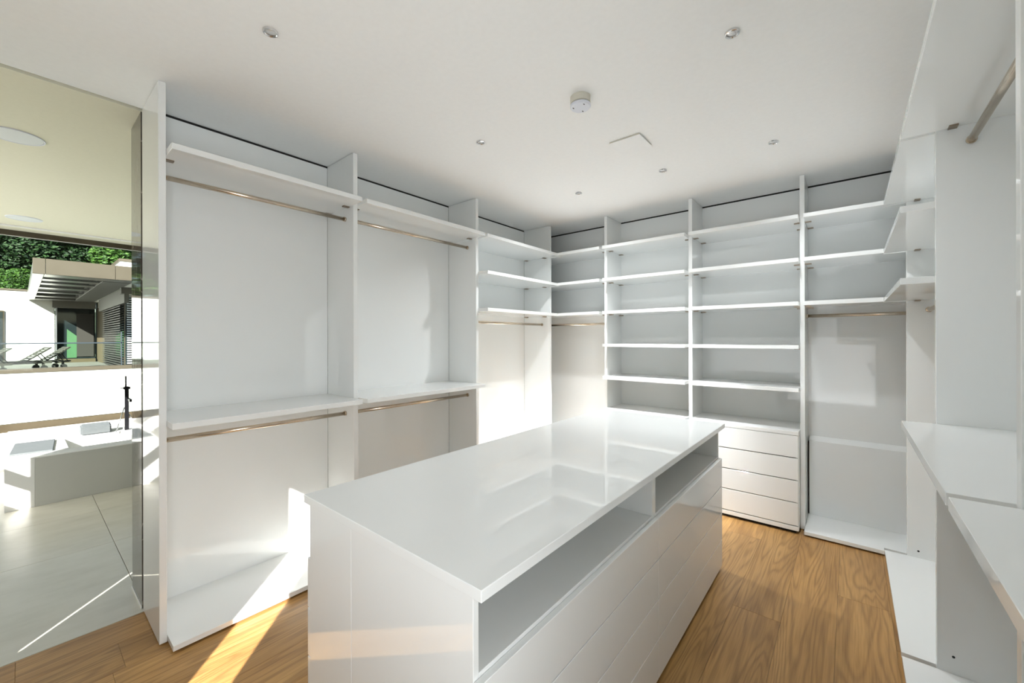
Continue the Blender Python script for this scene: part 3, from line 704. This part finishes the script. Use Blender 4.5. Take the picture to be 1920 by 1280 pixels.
# wooded slope and trees
bm = bmesh.new(); n = 14; gg = []
for i in range(n + 1):
    row = []
    for j in range(n + 1):
        x = -36 - 40 * i / n; y = -22 + 60 * j / n
        row.append(bm.verts.new((x, y, -1.5 + 5.0 * (i / n) ** 0.9 + random.uniform(-.4, .4))))
    gg.append(row)
for i in range(n):
    for j in range(n): bm.faces.new((gg[i][j], gg[i][j + 1], gg[i + 1][j + 1], gg[i + 1][j]))
hill = mesh_obj('hillside', bm, EARTH, None, (-56, 8, 0)); hill['kind'] = 'structure'

def crown_mesh(seed, rx, rz, nleaf, size, mat):
    rnd = random.Random(seed); verts = []; faces = []
    lobes = [(rnd.uniform(-.6, .6) * rx, rnd.uniform(-.6, .6) * rx, rnd.uniform(-.65, .7) * rz, rnd.uniform(.28, .5)) for _ in range(16)]
    for i in range(nleaf):
        lx, ly, lz, lr = rnd.choice(lobes)
        d = Vector((rnd.gauss(0, 1), rnd.gauss(0, 1), rnd.gauss(0, 1))).normalized()
        r = lr * rx * (0.65 + 0.35 * rnd.random() ** 0.5)
        p = Vector((lx, ly, lz)) + Vector((d.x * r, d.y * r, d.z * r * 0.75))
        a = Vector((rnd.gauss(0, 1), rnd.gauss(0, 1), rnd.gauss(0, .5))).normalized(); b = a.cross(d + Vector((rnd.gauss(0, .5), rnd.gauss(0, .5), rnd.gauss(0, .5)))).normalized()
        s = size * rnd.uniform(.6, 1.3); k = len(verts)
        verts += [p - a * s, p + b * s * .45, p + a * s, p - b * s * .45]; faces.append((k, k + 1, k + 2, k + 3))
    me = bpy.data.meshes.new('tree_crown'); me.from_pydata([tuple(v) for v in verts], [], faces); me.materials.append(mat)
    return me
crowns = [crown_mesh(1, 2.6, 3.2, 16000, 0.105, LEAF[0]), crown_mesh(2, 2.8, 3.4, 16000, 0.11, LEAF[1])]
def tree(label, x, y, zb, h, k, s):
    u = thing('woodland_tree', label, 'tree', (x, y, zb), 'trees on the slope behind the villa wing')
    bm = bmesh.new(); tube_into(bm, (x, y, zb), (x + .1, y, zb + h), 0.17, 0.06, 8); tube_into(bm, (x + .05, y, zb + h * .5), (x - .7, y + .6, zb + h * .85), 0.08, 0.03, 6)
    mesh_obj('trunk', bm, BARK, u, (x, y, zb))
    o = bpy.data.objects.new('crown', crowns[k]); link(o, u); o.location = (0, 0, h); o.scale = (s, s, s); o.rotation_euler = (0, 0, x * 1.7 + y)
tree('bright green bush tree at the left above the white wall', -33.0, -0.35, -1.0, 3.0, 0, 0.62)
tree('dark green tree at the left picture edge, up against the window frame', -37.5, -1.8, -0.8, 6.0, 1, 1.0)
tree('dark leafy tree behind the left end of the canopy', -38.5, 1.6, -0.8, 6.2, 1, 1.05)
tree('bright leafy tree directly above the middle of the canopy', -36.5, 4.4, -0.8, 5.4, 0, 1.0)
tree('dark tree standing farther back between the two bright ones', -43.0, 3.4, 0.2, 6.0, 1, 1.15)
tree('bright green tree above the small white roof storey', -37.5, 6.9, -0.8, 6.2, 0, 1.0)
tree('dark green tree at the far right of the slope, seen only reflected in the reveal', -40.0, 10.5, -0.5, 6.2, 1, 1.15)
tree('pale leafy tree far back at the left of the slope', -44.0, -0.8, 0.3, 5.6, 0, 1.15)
tree('bright green tree left of the picture, mirrored in the glossy end panel', -36.0, -5.6, -1.2, 5.0, 0, 1.05)
tree('dark green tree standing highest at the far left, outside the picture edge', -41.0, -7.4, 0.0, 6.8, 1, 1.25)
box('floor.003', (-8, 14), (-9, -1.35), (FL - 0.3, FL - 0.05), PAVE, struct=True, bev=0)
box('wall_sky_block', (-8, 14), (-9.3, -9.0), (FL - 0.3, 1.3), EARTH, struct=True, bev=0)  # added out of view to keep the bright horizon out of panel reflections
